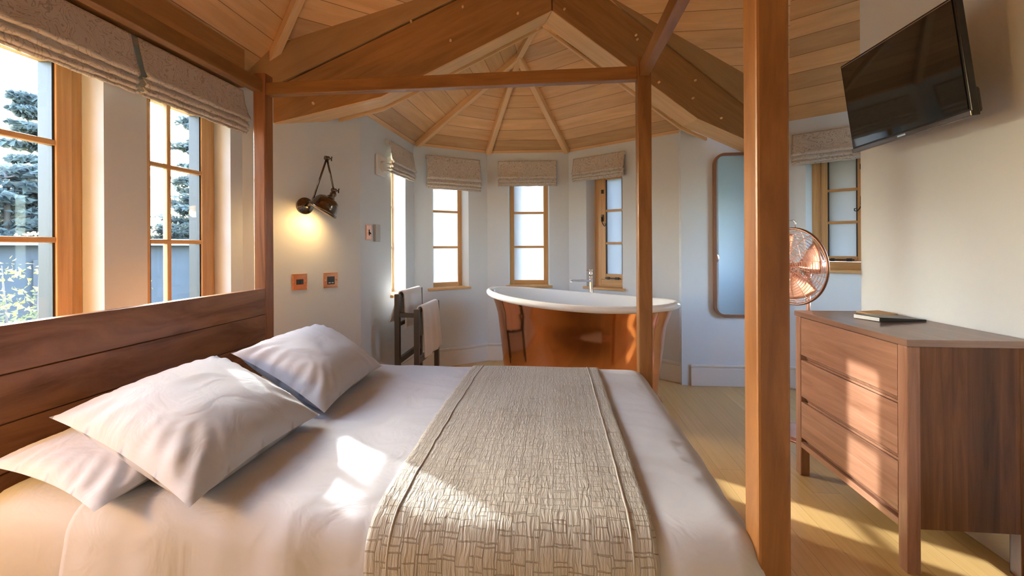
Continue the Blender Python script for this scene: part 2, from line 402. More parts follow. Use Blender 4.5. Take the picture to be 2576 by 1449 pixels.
mb.face([E0x+V((0,0,0)),E0x+V((-.5,0,0)),E['p1']+V((-.2,.3,0)),E['p1']])
o=build('ceiling',mb,M['ceil'],recalc=False);o['kind']='structure'
for i,k in enumerate(('p1','p2','p3')):
    a=E[k];c=J if k!='p2' else J
    d=(c-a).normalized();upv=V((0,0,1));s_=d.cross(upv).normalized();u2=s_.cross(d).normalized()
    mb=MB();st=a+(J-a)*.03-u2*.028
    en=c-u2*.028
    mb.bar(st,en,.05,.055,up=u2)
    o=build('trim_%d'%(3+i),mb,M['batten'],bevel=.003);o['kind']='structure'
mb=MB();mb.bar(J-V((0,0,.03)),Qx-V((0,0,.03)),.045,.05);o=build('trim_6',mb,M['batten'],bevel=.003);o['kind']='structure'

# --- arched truss across the bay opening
tx=V((1,.33,0));tn=V((-.33,1,0)).normalized()
def TP(x,z,d=0): # point on the truss front plane, d metres behind
    return V((x,3.12+.33*x,z))+tn*d
low=lambda x:(2.206+.626*(x+1.135) if x<0 else 2.206+.6285*(1.124-x)) if -1.135<=x<=1.124 else (2.206-.345*(-1.135-x) if x<0 else 2.206-.345*(x-1.124))
apz=2.915
T=.228
truss=thing('roof_truss',TP(0,apz),'large arched timber truss across the bay opening, mitred at its peak','beam')
xl,xr=-1.87,1.84
def board(name,pts,mat,d0,d1,parent,ud=(1,.33,0)):
    mb=MB();mb.prism([TP(x,z,d0) for x,z in pts],tn*(d1-d0),ud);return build(name,mb,mat,parent,bevel=.002)
sl=(apz-2.206)/1.127
uL=(1,.33,sl);uR=(1,.33,-sl)
board('core_timber',[(xl,low(xl)+.004),(-1.135,2.21),(-.007,apz+.004),(1.124,2.21),(xr,low(xr)+.004),(xr,3.0),(0,3.85),(xl,3.0)],M['trussd'],.016,T-.02,truss,uL)
gp=.010
board('lower_board',[(xl,low(xl)),(-1.135,2.206),(-.011,apz),(-.011,apz+.40),(xl,2.135)],M['truss'],-.003,.018,truss,uL)
board('lower_board',[(-.003,apz),(1.124,2.206),(xr,low(xr)),(xr,2.13),(-.003,apz+.40)],M['truss'],-.003,.018,truss,uR)
board('upper_board',[(xl,2.135+gp),(-.009,apz+.40+gp),(-.009,3.85),(xl,3.0)],M['truss2'],-.015,.018,truss,uL)
board('upper_board',[(-.003,apz+.40+gp),(xr,2.13+gp),(xr,3.0),(-.003,3.85)],M['truss2'],-.015,.018,truss,uR)
# pale soffit lining under the arch
def soff(pts,ud,d0,d1,th):
    mb=MB();r=[]
    for i in range(len(pts)-1):
        a,b=pts[i],pts[i+1]
        mb.block(TP(a[0],a[1],d0),TP(*b)-TP(*a),tn*(d1-d0),V((0,0,-th)))
    return mb
P0=[(xl,low(xl)),(-1.135,2.206),(-.009,apz)];P1=[(-.005,apz),(1.124,2.206),(xr,low(xr))]
build('soffit_board',soff(P0,uL,.0,T-.03,.006),M['soffit'],truss)
build('soffit_board',soff(P1,uR,.0,T-.03,.006),M['soffit'],truss)
build('edge_bead',soff([(-1.42,low(-1.42)),P0[1],P0[2]],uL,T-.012,T+.012,.022),M['soffit'],truss)
build('edge_bead',soff([P1[0],P1[1],(1.36,low(1.36))],uR,T-.012,T+.012,.022),M['soffit'],truss)
plugs=[(-1.53,2.13),(-1.25,2.24),(-.62,2.86),(-.70,2.62),(-.95,2.72),(-.25,2.86),(.08,2.93),(.62,2.80),(.63,2.77),(.66,2.62),(.80,2.46),(1.08,2.36),(1.10,2.50),(1.32,2.22)]
for x,z in plugs:
    mb=MB();p=TP(x,z,-.016);mb.lathe([(.0001,-.002),(.008,-.002),(.009,.016)],p,tuple(tn),seg=10);build('dowel_plug',mb,M['batten'],truss)

# --- skirting boards
def skirt(name,A,B,h=.185):
    A=V((A[0],A[1],0));B=V((B[0],B[1],0));t=(B-A).normalized();o=V((-t.y,t.x,0));L=(B-A).length
    mb=MB();mb.block(A-o*.018,t*L,o*.018,V((0,0,h-.03)));mb.block(A-o*.012+V((0,0,h-.03)),t*L,o*.012,V((0,0,.012)));mb.block(A-o*.022+V((0,0,h-.018)),t*L,o*.022,V((0,0,.018)))
    ob=build(name,mb,M['base'],bevel=.004);ob['kind']='structure'
skirt('baseboard_left',*SEG['left']);skirt('baseboard_lamp_side',*SEG['lamp']);skirt('baseboard_bay_left',*SEG['a']);skirt('baseboard_bay_rear_left',*SEG['b'])
skirt('baseboard_bay_rear',*SEG['c']);skirt('baseboard_bay_right',*SEG['d']);skirt('baseboard_mirror_side',*SEG['mirror']);skirt('baseboard_far_right',*SEG['e']);
skirt('baseboard_right',(1.72,2.598),(1.72,-1.9))

# ------------------------------------------------------------------ windows
WN=[0]
def window(key,s0,s1,z0,z1,muntz,glassmat,vm=None,case=None,d0=.075,sill=True,fw=.045,sw=.042,shift=0,handle=False,sillpro=.03,spl=0,send=None):
    WN[0]+=1
    A,t,o,L=frame2(*SEG[key])
    P=lambda s,d,z:A+t*s+o*d+V((0,0,z))
    w=thing('window_%d'%WN[0],P((s0+s1)/2,d0,z0),kind='structure')
    def lb(mb,a,b,da,db,za,zb,g): mb.block(P(a,da,za),t*(b-a),o*(db-da),V((0,0,zb-za)),g)
    mb=MB();q=d0+.07;lb(mb,s0,s0+fw,d0,q,z0,z1,2);lb(mb,s1-fw,s1,d0,q,z0,z1,2);lb(mb,s0+fw,s1-fw,d0,q,z0,z0+fw,0);lb(mb,s0+fw,s1-fw,d0,q,z1-fw,z1,0)
    build('window_frame',mb,M['oak'],w,bevel=.003)
    a,b=s0+fw,s1-fw;c,d=z0+fw,z1-fw
    if case:
        mb=MB();g=.003
        lb(mb,a+g,a+sw,d0-.012,d0+.06,c+g,d-g,2);lb(mb,b-sw,b-g,d0-.012,d0+.06,c+g,d-g,2);lb(mb,a+sw,b-sw,d0-.012,d0+.06,c+g,c+sw,0);lb(mb,a+sw,b-sw,d0-.012,d0+.06,d-sw,d-g,0)
        build('sash',mb,M['oak'],w,bevel=.004)
        mb=MB();lb(mb,a+sw-.001,a+sw+.009,d0-.004,d0+.058,c+sw,d-sw,2);lb(mb,b-sw-.009,b-sw+.001,d0-.004,d0+.058,c+sw,d-sw,2)
        build('glazing_seal',mb,M['seal'],w)
        a+=sw;b-=sw;c+=sw;d-=sw
    for mz in muntz:
        mb=MB();lb(mb,a,b,d0-.010,d0+.020,mz-.011,mz+.011,0);build('muntin',mb,M['oak'],w,bevel=.004)
    if vm is not None:
        mb=MB();lb(mb,vm-.011,vm+.011,d0-.008,d0+.020,c,d,2);build('muntin',mb,M['oak'],w,bevel=.004)
    mb=MB();lb(mb,a-.005,b+.005,d0+.006,d0+.010,c-.005,d+.005,0);build('pane',mb,glassmat,w)
    if sill:
        zz=z0
        mb=MB();se=(s1+spl) if send is None else send;lb(mb,s0-spl-.03,se+.03,-sillpro,0.001,zz-.022,zz+.001,0);lb(mb,s0-spl,se,0.001,d0+.001,zz-.022,zz+.002,0)
        build('window_sill',mb,M['oak'],w,bevel=.004)
    if handle:
        # black cockspur latch on the sash, stay bar at the bottom
        hs,hz,di=handle
        mb=MB();lb(mb,hs-.010,hs+.010,d0-.03,d0-.012,hz-.035,hz+.035,2)
        h=P(hs,d0-.035,hz);mb.tube([h+V((0,0,.01)),h+V((0,0,-.03)),h+t*.012*di+V((0,0,-.06)),h+t*.03*di+V((0,0,-.085)),h+t*.046*di+V((0,0,-.078)),h+t*.046*di+V((0,0,-.062)),h+t*.036*di+V((0,0,-.062))],.0045,6)
        lb(mb,hs-.012,hs+.012,d0-.022,d0-.012,hz+.25,hz+.29,2)
        build('latch',mb,M['iron'],w)
        mb=MB();lb(mb,a+.0,b-.02,d0-.03,d0-.016,z0+fw+.012,z0+fw+.024,0);lb(mb,a+.02,a+.045,d0-.034,d0-.012,z0+fw+.006,z0+fw+.030,0);lb(mb,b-.07,b-.035,d0-.034,d0-.012,z0+fw+.006,z0+fw+.030,0)
        build('window_stay',mb,M['iron'],w)
    return w
for w in (W3,W1,W2):
    window('left',w[0]+1.9,w[1]+1.9,.70,2.04,[1.62,1.24,.90],M['glass'],vm=(w[0]+w[1])/2+1.9-.045+.0,case=True,d0=.10,fw=.042,sw=.06,sill=False)
window('a',.535,.845,.80,2.02,[1.58,1.21],M['glass'],fw=.03,d0=.12)
window('b',.18,.55,.80,2.02,[1.58,1.21],M['frost'],fw=.045,d0=.115,spl=.015)
window('c',.234,.651,.80,2.02,[1.58,1.21],M['frost'],fw=.048,d0=.115,spl=.009)
window('d',.247,.69,.80,2.02,[1.573,1.241],M['frost'],case=True,fw=.070,sw=.06,handle=(.345,1.50,1),d0=.115,spl=.034,send=.612)
window('e',.146,.555,1.01,2.02,[1.656,1.393],M['frost'],case=True,fw=.062,sw=.046,handle=(.475,1.56,-1),d0=.115,spl=.028,send=.505)

window('side',.3,1.1,.9,2.1,[1.5],M['glass'],d0=.06,sill=False)  # unseen window, placed so sky light brightens the alcove
# ------------------------------------------------------------------ roman blinds
def blind(key,s0,s1,zt,zb,label,group,proj=.08,d_top=.035):
    A,t,o,L=frame2(*SEG[key]);P=lambda s,d,z:A+t*s-o*d+V((0,0,z))
    w=thing('roman_blind',P((s0+s1)/2,d_top,zt),label,'blind',group)
    H=zt-zb;p=proj
    prof=[(d_top+.005,0),(d_top+.006,.04),(d_top+.02,.3),(p-.012,.56),(p,.64),(p+.003,.68),(p-.006,.71),(p-.022,.68),(p-.018,.72),(p-.006,.79),(p-.004,.82),(p-.012,.85),(p-.026,.82),(p-.022,.86),(p-.012,.905),(p-.011,.93),(p-.02,.95),(p-.032,.93),(p-.028,.955),(p-.022,.985),(p-.028,1.0),(p-.042,.97)]
    n=max(24,int((s1-s0)*70));mb=MB();rings=[]
    sd=random.random()*50
    for i in range(n+1):
        s=s0+(s1-s0)*i/n;row=[]
        for k,(d,f) in enumerate(prof):
            wob=.0045*noise.noise(V((s*14+sd,f*4,k*.3)))+.003*noise.noise(V((s*45+sd,f*9,0)))
            row.append(mb.bm.verts.new(P(s,d+wob*(f>.1),zt-H*f+wob*1.2*(f>.5))))
        rings.append(row)
    for a,b in zip(rings,rings[1:]):
        for k in range(len(prof)-1):
            f=mb.bm.faces.new([a[k],b[k],b[k+1],a[k+1]]);f.smooth=True
    build('fabric',mb,M['blind'],w,solid=.004,recalc=False)
    mb=MB();mb.block(P(s0+.004,0.0,zt-.03),t*(s1-s0-.008),-o*d_top,V((0,0,.032)));build('headrail',mb,M['lining'],w,bevel=.002)
    # folded lining stack behind the face
    mb=MB()
    for k,(dd,zf) in enumerate(((p-.03,.72),(p-.04,.84),(p-.05,.93))):
        mb.block(P(s0+.006,.012,zt-H*zf),t*(s1-s0-.012),-o*max(.01,dd-.012),V((0,0,.004)))
    build('lining',mb,M['lining'],w)
g='patterned roman blinds'
blind('left',1.712+1.9,2.35+1.9,2.13,1.875,'patterned roman blind on the left wall beside the bedpost',g,proj=.085)
blind('left',1.03+1.9,1.68+1.9,2.13,1.875,'patterned roman blind at the top left corner over the left-hand window',g,proj=.085)
blind('a',.42,.93,2.10,1.83,'sharply foreshortened patterned blind beside the white wall sensor in the bay',g)
blind('b',.115,.695,2.12,1.79,'patterned blind in the bay directly above the towel rack',g)
blind('c',.12,.735,2.116,1.85,'patterned blind over the centre window of the bay above the tub',g)
blind('d',.085,.66,2.118,1.88,'patterned blind above the chrome tub tap, left of the slim bedpost',g)
blind('e',.03,.54,2.13,1.872,'patterned blind between the thick bedpost and the television',g)

# ------------------------------------------------------------------ bed
bed=thing('four_poster_bed',(-.58,1.6,0),'dark wooden four-poster bed frame with plank headboard and slim canopy rails','bed')
def post(x0,x1,y0,y1,z1,mat):
    mb=MB();mb.box(x0,x1,y0,y1,0,z1,2);return build('bedpost',mb,mat,bed,bevel=.006)
pA=post(-1.637,-1.567,2.2,2.27,2.165,M['walnut']);pB=post(.42,.488,2.2,2.268,2.155,M['post']);pC=post(.42,.486,.938,1.004,2.155,M['post']);pD=post(-1.637,-1.567,.938,1.004,2.165,M['walnut'])
rm=M['post']
for (a,b,w,h) in (((-1.567,2.23,2.078),(.42,2.23,2.078),.045,.068),((-1.567,.97,2.078),(.42,.97,2.078),.045,.068)):
    mb=MB();mb.bar(a,b,w,h);build('canopy_rail',mb,rm,bed,bevel=.003)
for x in (-1.602,.453):
    mb=MB();mb.bar((x,1.004,2.09),(x,2.2,2.09),.045,.068);build('canopy_rail',mb,rm,bed,bevel=.003)
zs=[(.845,.985),(.703,.842),(.561,.700),(.42,.558)]
hb=None
for i,(a,b) in enumerate(zs):
    mb=MB();mb.box(-1.607,-1.57,1.004,2.2,a,b,1);build('headboard_plank',mb,M['walnutw'],bed,bevel=.0025)
mb=MB();mb.box(-1.605,-1.5775,1.006,2.198,.424,.980,1);build('headboard_gap_backing',mb,M['trussd'],bed)  # added dark sheet, blocks daylight through the plank gaps
for y0,y1 in ((.955,.987),(2.215,2.247)):
    mb=MB();mb.box(-1.567,.42,y0,y1,.22,.34,0);build('side_rail',mb,M['walnut'],bed,bevel=.003)
mb=MB();mb.box(.437,.469,1.004,2.2,.22,.34,1);build('foot_rail',mb,M['walnut'],bed,bevel=.003)
mb=MB()
for i in range(14): mb.box(-1.52+i*.14,-1.44+i*.14,.987,2.215,.24,.26,1)
build('slats',mb,M['batten'],bed)
for x,y,ax in ((-1.61,2.199,(0,-1,0)),(-1.566,2.225,(1,0,0)),(.452,2.199,(0,-1,0)),(.419,2.22,(-1,0,0))):
    mb=MB();mb.lathe([(.0001,.003),(.005,.003),(.006,0)],(x,y,2.09),ax,seg=10);build('bolt',mb,M['steel'],bed)

# drape: a cloth lying over a rounded box
def drape(mb,x0,x1,y0,y1,zt,h,r,nu,nv,wr=.006,seed=0,ext=(1,1,1,1),uv=False,off=0,crown=.02,cr=None,belly=0.012):
    """x0..x1,y0..y1 are the outer box sides; h is how far each hanging side drops"""
    X0,X1,Y0,Y1=x0+r,x1-r,y0+r,y1-r;arc=r*pi/2;H=arc+h
    ex=[H if e else 0 for e in ext]
    if not ext[0]:X0=x0
    if not ext[1]:X1=x1
    if not ext[2]:Y0=y0
    if not ext[3]:Y1=y1
    a0,a1=X0-ex[0],X1+ex[1];b0,b1=Y0-ex[2],Y1+ex[3]
    def fn(u,v):
        a=a0+(a1-a0)*u;b=b0+(b1-b0)*v
        ca=min(max(a,X0),X1);cb=min(max(b,Y0),Y1);ox,oy=a-ca,b-cb
        m=max(abs(ox),abs(oy));
        hx=(ca-(X0+X1)/2)/((X1-X0)/2) if cr is None else (ca-cr[0])/cr[1];hy=(cb-(Y0+Y1)/2)/((Y1-Y0)/2)
        z=zt+crown*(1-abs(hx)**3)*(1-abs(hy)**3)
        nz=noise.noise(V((a*3.1+seed,b*3.1,seed)))*.55+noise.noise(V((a*7.+seed,b*4.+a*3,seed+3)))*.45
        rg=1-abs(noise.noise(V((a*2.2+seed*2,b*6.5+a*1.5,seed+9))))*2
        if m<1e-7: return V((a,b,z+off+wr*nz+wr*.8*max(0,rg)**4))
        l=math.hypot(ox,oy);dx,dy=ox/l,oy/l
        if m<arc:
            th=m/r;hor=r*sin(th);dr=r*(1-cos(th));nh=sin(th);nv_=cos(th)
        else: 
            hor=r;dr=r+m-arc;nh=1;nv_=0
        fold=noise.noise(V(((a if abs(oy)>abs(ox) else b)*9+seed,m*1.2,seed)))*min(1,m/.25)
        k=off+wr*nz+belly*fold*1.3
        bul=belly*sin(min(1,max(0,(m-arc)/max(h,.01)))*pi)
        return V((ca+dx*(hor+nh*k+bul),cb+dy*(hor+nh*k+bul),z-dr+nv_*k))
    mb.grid(nu,nv,fn,True,(lambda u,v:(a0+(a1-a0)*u,b0+(b1-b0)*v)) if uv else None)
    return lambda a,b:fn((a-a0)/(a1-a0),(b-b0)/(b1-b0))
mb=MB();drape(mb,-1.565,.40,.975,2.235,.548,.20,.085,50,40,wr=.003,seed=3,crown=.0,belly=.004)
g2=mb.grid(4,4,lambda u,v:V((-1.55+1.93*u,.99+1.23*v,.268)),False)
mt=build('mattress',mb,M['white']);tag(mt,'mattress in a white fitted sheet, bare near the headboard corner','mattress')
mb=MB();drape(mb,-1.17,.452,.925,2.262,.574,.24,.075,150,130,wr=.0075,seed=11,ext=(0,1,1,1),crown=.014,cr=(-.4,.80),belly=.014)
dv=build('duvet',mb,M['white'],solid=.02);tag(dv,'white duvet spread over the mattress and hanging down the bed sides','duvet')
mb=MB();rf=drape(mb,-.42,.215,.925,2.262,.574,.29,.075,60,130,wr=.0075,seed=11,ext=(0,0,1,1),crown=.014,cr=(-.4,.80),off=.016,belly=.014,uv=True)
rn=build('bed_runner',mb,M['crepe'],solid=.005);tag(rn,'grey-beige crinkled woven runner lying across the foot half of the duvet','bed runner')
mb=MB()
for x in (-.368,.163):
    mb.tube([rf(x,.75+i/110*1.65)+V((0,0,.0025)) for i in range(111)],.0028,6)
build('hem_seam',mb,M['crepe'],rn)

def pillow(c00,c10,c11,c01,T,label,seed,mat='white',lift=0):
    c=[V(q) for q in (c00,c10,c11,c01)];ctr=sum(c,V((0,0,0)))/4
    n=(c[1]-c[0]).cross(c[3]-c[0]).normalized()
    if n.z<0:n=-n
    mb=MB()
    def f(side):
        def fn(u,v):
            p=c[0]*(1-u)*(1-v)+c[1]*u*(1-v)+c[2]*u*v+c[3]*(1-u)*v
            eu=(2*u-1);ev=(2*v-1)
            pin=.04*((1-eu*eu)*abs(ev)**3*(-ev/abs(ev) if ev else 0));pin2=.04*((1-ev*ev)*abs(eu)**3*(-eu/abs(eu) if eu else 0))
            p=p+(c[3]-c[0])*pin+(c[1]-c[0])*pin2
            hh=max(0,(1-abs(eu)**2.6))**.62*max(0,(1-abs(ev)**2.6))**.62
            w=noise.noise(V((u*2.2+seed,v*2.2,seed)))*.007+noise.noise(V((u*8+seed,v*5+u*4,seed+2)))*.0035
            rad=max(0,math.hypot(eu,ev)-.6)
            w+=.003*sin(math.atan2(ev*1.01,eu)*26+seed+3*noise.noise(V((u*4,v*4,seed))))*min(1,rad*2.2)*(hh>0)*(.4+abs(sin(2*math.atan2(ev,eu))))
            e=min(1,hh*3)
            return p+n*side*(T/2*hh+ (w*e if side>0 else 0))+n*lift
        return fn
    mb.grid(44,44,f(1));mb.grid(20,20,f(-1))
    bmesh.ops.remove_doubles(mb.bm,verts=mb.bm.verts,dist=.0005)
    o=build('pillow',mb,M[mat]);return tag(o,label,'pillow','pillows at the head of the bed')
pillow((-1.03,.866,.612),(-1.03,1.45,.612),(-1.52,1.56,.635),(-1.47,.965,.648),.11,'white pillow lying flat and half hidden under the other near pillow',1)
pillow((-.815,.885,.622),(-.80,1.40,.632),(-1.38,1.634,.765),(-1.38,1.046,.742),.19,'large white pillow nearest the camera, propped on the flat one',5)
pillow((-.80,1.425,.628),(-.835,2.02,.628),(-1.27,2.20,.795),(-1.27,1.575,.79),.18,'white pillow on the far side of the bed below the wall lamp',9)

# ------------------------------------------------------------------ bath tub
ca,sa=cos(-.384),sin(-.384);TC=V((.171,3.495,0));TA,TB=.784,.43
tub=thing('bathtub',TC,'freestanding copper bathtub with white enamel interior and sweeping rolled rim','bathtub')
def rimz(c): return .762+.068*max(0,min(1,.5-c*.5))**2.6+.018*max(0,c)**3
def tp(a,b,t,z): return TC+V((a*cos(t)*ca-b*sin(t)*sa,a*cos(t)*sa+b*sin(t)*ca,z))
ns=72
mb=MB();rings=[]
for k in range(15):
    f=k/14;ring=[]
    sc=.80+.12*f**1.0+.05*max(0,f-.8)*5*.9
    for i in range(ns):
        t=2*pi*i/ns;zt=rimz(cos(t))-.012
        ring.append(mb.bm.verts.new(tp((TA-.01)*sc*(.94 if f<.02 else 1),(TB-.01)*(sc-.02),t,.045+(zt-.045)*f)))
    rings.append(ring)
for A_,B_ in zip(rings,rings[1:]):
    for i in range(ns):
        f=mb.bm.faces.new([A_[i],A_[(i+1)%ns],B_[(i+1)%ns],B_[i]]);f.smooth=True
mb.bm.faces.new(rings[0])
build('copper_shell',mb,M['copper'],tub)['label']='polished copper outer skin'
mb=MB();mb.tube([tp(TA*.825,TB*.80,2*pi*i/ns,.05) for i in range(ns)],.016,8,closed=True)
mb.grid(ns,1,lambda u,v:tp(TA*.80,TB*.775,2*pi*u,.0+.05*v))
build('plinth',mb,M['copper'],tub,weld=True)
mb=MB();mb.tube([tp(TA-.015,TB-.015,2*pi*i/ns,rimz(cos(2*pi*i/ns))) for i in range(ns)],.026,12,closed=True)
build('rolled_rim',mb,M['enamel'],tub)
mb=MB();rings=[]
for k in range(12):
    f=k/11
    ring=[]
    for i in range(ns):
        t=2*pi*i/ns;zt=rimz(cos(t))+.01
        sc=.89-.17*f-(.35*max(0,f-.8)*5*.8) if k else .955
        z=zt-(zt-.20)*min(1,(sin(f*pi/2)))
        ring.append(mb.bm.verts.new(tp((TA-.02)*sc,(TB-.02)*(sc-(.03 if k else 0)),t,z)))
    rings.append(ring)
for A_,B_ in zip(rings,rings[1:]):
    for i in range(ns):
        f=mb.bm.faces.new([A_[i],A_[(i+1)%ns],B_[(i+1)%ns],B_[i]]);f.smooth=True
mb.bm.faces.new(rings[-1])
build('enamel_basin',mb,M['enamel'],tub)
# tap
tap=thing('bath_tap',(.335,4.0,0),'chrome floor-standing tap behind the tub with a long flat spout','tap')
mb=MB();mb.lathe([(.03,0),(.03,.008),(.019,.012),(.018,.93),(.018,.935)],(.335,4.0,0),seg=20,cap=True);build('column',mb,M['chrome'],tap)
mb=MB();mb.bar((.335,4.0,.895),(.145,3.86,.905),.034,.018);mb.lathe([(.012,0),(.012,.014)],(.155,3.868,.885),seg=12,cap=True);build('spout',mb,M['chrome'],tap,bevel=.004)
mb=MB();mb.lathe([(.0001,.0),(.019,.0),(.019,.03),(.016,.035),(.016,.05),(.019,.052),(.019,.062),(.0001,.062)],(.335,4.0,.935),seg=18);mb.tube([(.335,4.0,.985),(.295,3.985,.99)],.005,8);build('lever',mb,M['chrome'],tap)

# ------------------------------------------------------------------ towel rack + towels
rack=thing('towel_rack',(-1.12,3.46,0),'dark two-level towel stand in front of the left bay wall','towel rack')
RX=(-1.197,-1.045);RY=(3.19,3.74);RT=(.85,.735)
for x,zt in zip(RX,RT):
    for y in RY:
        mb=MB();mb.box(x-.019,x+.019,y-.019,y+.019,0,zt,2);build('upright',mb,M['rack'],rack,bevel=.002)
    mb=MB();mb.box(x-.010,x+.010,RY[0]+.019,RY[1]-.019,zt-.035,zt-.015,1);build('hanging_bar',mb,M['rack'],rack,bevel=.002)
for y in RY:
    mb=MB();mb.box(RX[0]+.019,RX[1]-.019,y-.014,y+.014,.672,.706,0);build('cross_piece',mb,M['rack'],rack,bevel=.002)
for x in RX:
    mb=MB();mb.box(x-.013,x+.013,RY[0]+.019,RY[1]-.019,.31,.355,1);build('side_rail',mb,M['rack'],rack,bevel=.002)
mb=MB();mb.box(RX[0]-.01,RX[0]+.012,RY[0]+.019,RY[1]-.019,.60,.625,1);build('hanging_bar',mb,M['rack'],rack,bevel=.002)
def towel(x,zt,y0,y1,hf,hb,label,seed,fl=.5,bflare=.1):
    mb=MB();rb=.022
    def fn(u,v):
        y=y0+(y1-y0)*u;tot=hb+pi*rb+hf;s=v*tot
        if s<hb: px=-rb;pz=-(hb-s)
        elif s<hb+pi*rb:
            th=(s-hb)/rb;px=-rb*cos(th);pz=rb*sin(th)
        else: px=rb;pz=-(s-hb-pi*rb)
        dep=max(0,-pz)
        fold=(.010*sin(u*15+seed)+.012*noise.noise(V((u*5,dep*2,seed))))*min(1,dep*5)
        fl_=fl*dep*.12 if px>0 else -bflare*dep
        yy=y+ (u-.5)*dep*.10
        return V((x+px*1.0+fl_+fold*(1 if px>0 else -.6),yy,zt+pz+.004))
    mb.grid(40,60,fn);o=build('towel',mb,M['towel'],solid=.009,sub=0);return tag(o,label,'towel','white towels on the stand')
towel(RX[0],RT[0]-.012,3.27,3.70,.27,.22,'white towel on the taller rear bar of the stand',1,.3,.30)
towel(RX[1],RT[1]-.012,3.27,3.70,.38,.24,'white towel on the lower front bar of the stand',4,.6,.10)

# ------------------------------------------------------------------ wall lamp
A,t,o,L=frame2(*SEG['lamp']);LP=lambda s,h,z:A+t*s-o*h+V((0,0,z));ni=-o
lamp=thing('wall_lamp',LP(.369,0,1.485),'lit dark bronze swing-arm wall lamp with domed shade','wall lamp')
mb=MB();mb.lathe([(.0001,.026),(.020,.026),(.028,.020),(.036,.018),(.040,.012),(.052,.010),(.056,.004),(.056,0)],LP(.369,0,1.485),tuple(ni),seg=32);build('backplate',mb,M['bronze'],lamp)
k0=LP(.385,.065,1.505);k1=LP(.459,.12,1.80);k2=LP(.483,.165,1.585)
mb=MB();mb.tube([LP(.369,.02,1.485),LP(.375,.055,1.492),k0],.009,10);mb.tube([k0,k1],.0065,10);build('arm',mb,M['bronze'],lamp)
mb=MB();mb.tube([k1,k2],.0065,10);build('arm',mb,M['bronze'],lamp)
for kk in (k1,k2):
    mb=MB();mb.tube([kk-t*.014,kk+t*.014],.014,12);mb.tube([kk+t*.014,kk+t*.032],.005,8);mb.tube([kk+t*.032+V((0,0,.014))-o*.006,kk+t*.032,kk+t*.034+V((0,0,-.014))+o*.004],.0045,8);build('wing_nut',mb,M['bronze'],lamp)
ax=(V((0,0,-.85))-t*.46-ni*.26).normalized()
s0=k2+V((0,0,-.02))
mb=MB();mb.lathe([(.010,-.01),(.020,.0),(.022,.012),(.018,.022),(.026,.030),(.026,.040),(.020,.048)],s0,tuple(ax),seg=24,cap=True);build('lamp_holder',mb,M['bronze'],lamp)
mb=MB();mb.lathe([(.018,.036),(.044,.040),(.066,.054),(.079,.076),(.085,.102),(.086,.118),(.094,.122),(.098,.132),(.094,.140),(.088,.140),(.082,.118),(.075,.08),(.060,.060),(.016,.044)],s0,tuple(ax),seg=36);build('shade',mb,M['bronze'],lamp)
mb=MB();mb.lathe([(.0001,.135),(.016,.128),(.024,.105),(.018,.07),(.010,.05)],s0,tuple(ax),seg=16);build('bulb',mb,M['bulb'],lamp)
lampL=bpy.data.lights.new('lamp_light','SPOT');lampL.color=(1,.58,.20);lampL.energy=6.5;lampL.shadow_soft_size=.03;lampL.spot_size=3.0;lampL.spot_blend=1.
lo=bpy.data.objects.new('lamp_light',lampL);lo.location=s0+ax*.14;lo.rotation_euler=ax.to_track_quat('-Z','Y').to_euler();COL.objects.link(lo)

# ------------------------------------------------------------------ wall plates
def plate(key,s0,s1,z0,z1,name,label,cat,mat='copper'):
    A,t,o,L=frame2(*SEG[key]);P=lambda s,h,z:A+t*s-o*h+V((0,0,z))
    w=thing(name,P((s0+s1)/2,0,z0),label,cat)
    mb=MB();mb.block(P(s0,0,z0),t*(s1-s0),-o*.006,V((0,0,z1-z0)));b=.006
    mb.block(P(s0+b,.006,z0+b),t*(s1-s0-2*b),-o*.003,V((0,0,z1-z0-2*b)));build('plate',mb,M[mat],w,bevel=.002)
    return w,P,t,o
w,P,t,o=plate('lamp',.280,.379,.931,1.036,'light_switch','square copper double rocker switch nearest the bedpost, below the wall lamp','switch')
for a in (.308,.331):
    mb=MB();mb.block(P(a,.009,.967),t*.021,-o*.004,V((0,0,.034)));build('rocker',mb,M['blackp'],w,bevel=.001)
for a in (.292,.367):
    mb=MB();mb.lathe([(.0001,.002),(.005,.002),(.005,0)],P(a,.009,.984),tuple(-o),seg=10);build('screw',mb,M['copper2'],w)
w,P,t,o=plate('lamp',.490,.592,.930,1.034,'usb_socket','square copper socket plate with black insert, second from the bedpost','socket')
mb=MB();mb.block(P(.515,.009,.953),t*.052,-o*.003,V((0,0,.055)));build('insert',mb,M['blackp'],w,bevel=.001)
for a in (.522,.544):
    mb=MB();mb.block(P(a,.012,.962),t*.015,-o*.001,V((0,0,.006)));build('port',mb,M['page'],w)
for a in (.503,.579):
    mb=MB();mb.lathe([(.0001,.002),(.005,.002),(.005,0)],P(a,.009,.984),tuple(-o),seg=10);build('screw',mb,M['copper2'],w)
w,P,t,o=plate('a',.075,.165,1.268,1.382,'light_switch','copper toggle switch on the bay wall left of the narrow window','switch','copper2')
mb=MB();mb.tube([P(.12,.009,1.325),P(.12,.022,1.312)],.005,8);mb.block(P(.114,.009,1.30),t*.012,-o*.002,V((0,0,.045)));build('toggle',mb,M['blackp'],w)
A,t,o,L=frame2(*SEG['a']);P=lambda s,h,z:A+t*s-o*h+V((0,0,z))
mb=MB();mb.block(P(.20,0,1.255),t*.085,-o*.022,V((0,0,.135)))
tag(build('thermostat',mb,simple('grey_plastic',(.45,.44,.44),.4),bevel=.004),'slim grey wall unit just right of the copper toggle switch','thermostat')
w=thing('wall_sensor',P(.33,0,1.78),'white wall sensor with a round cover beside the bay blind','sensor')
mb=MB();mb.block(P(.235,0,1.785),t*.15,-o*.022,V((0,0,.165)));build('housing',mb,M['whitep'],w,bevel=.008)
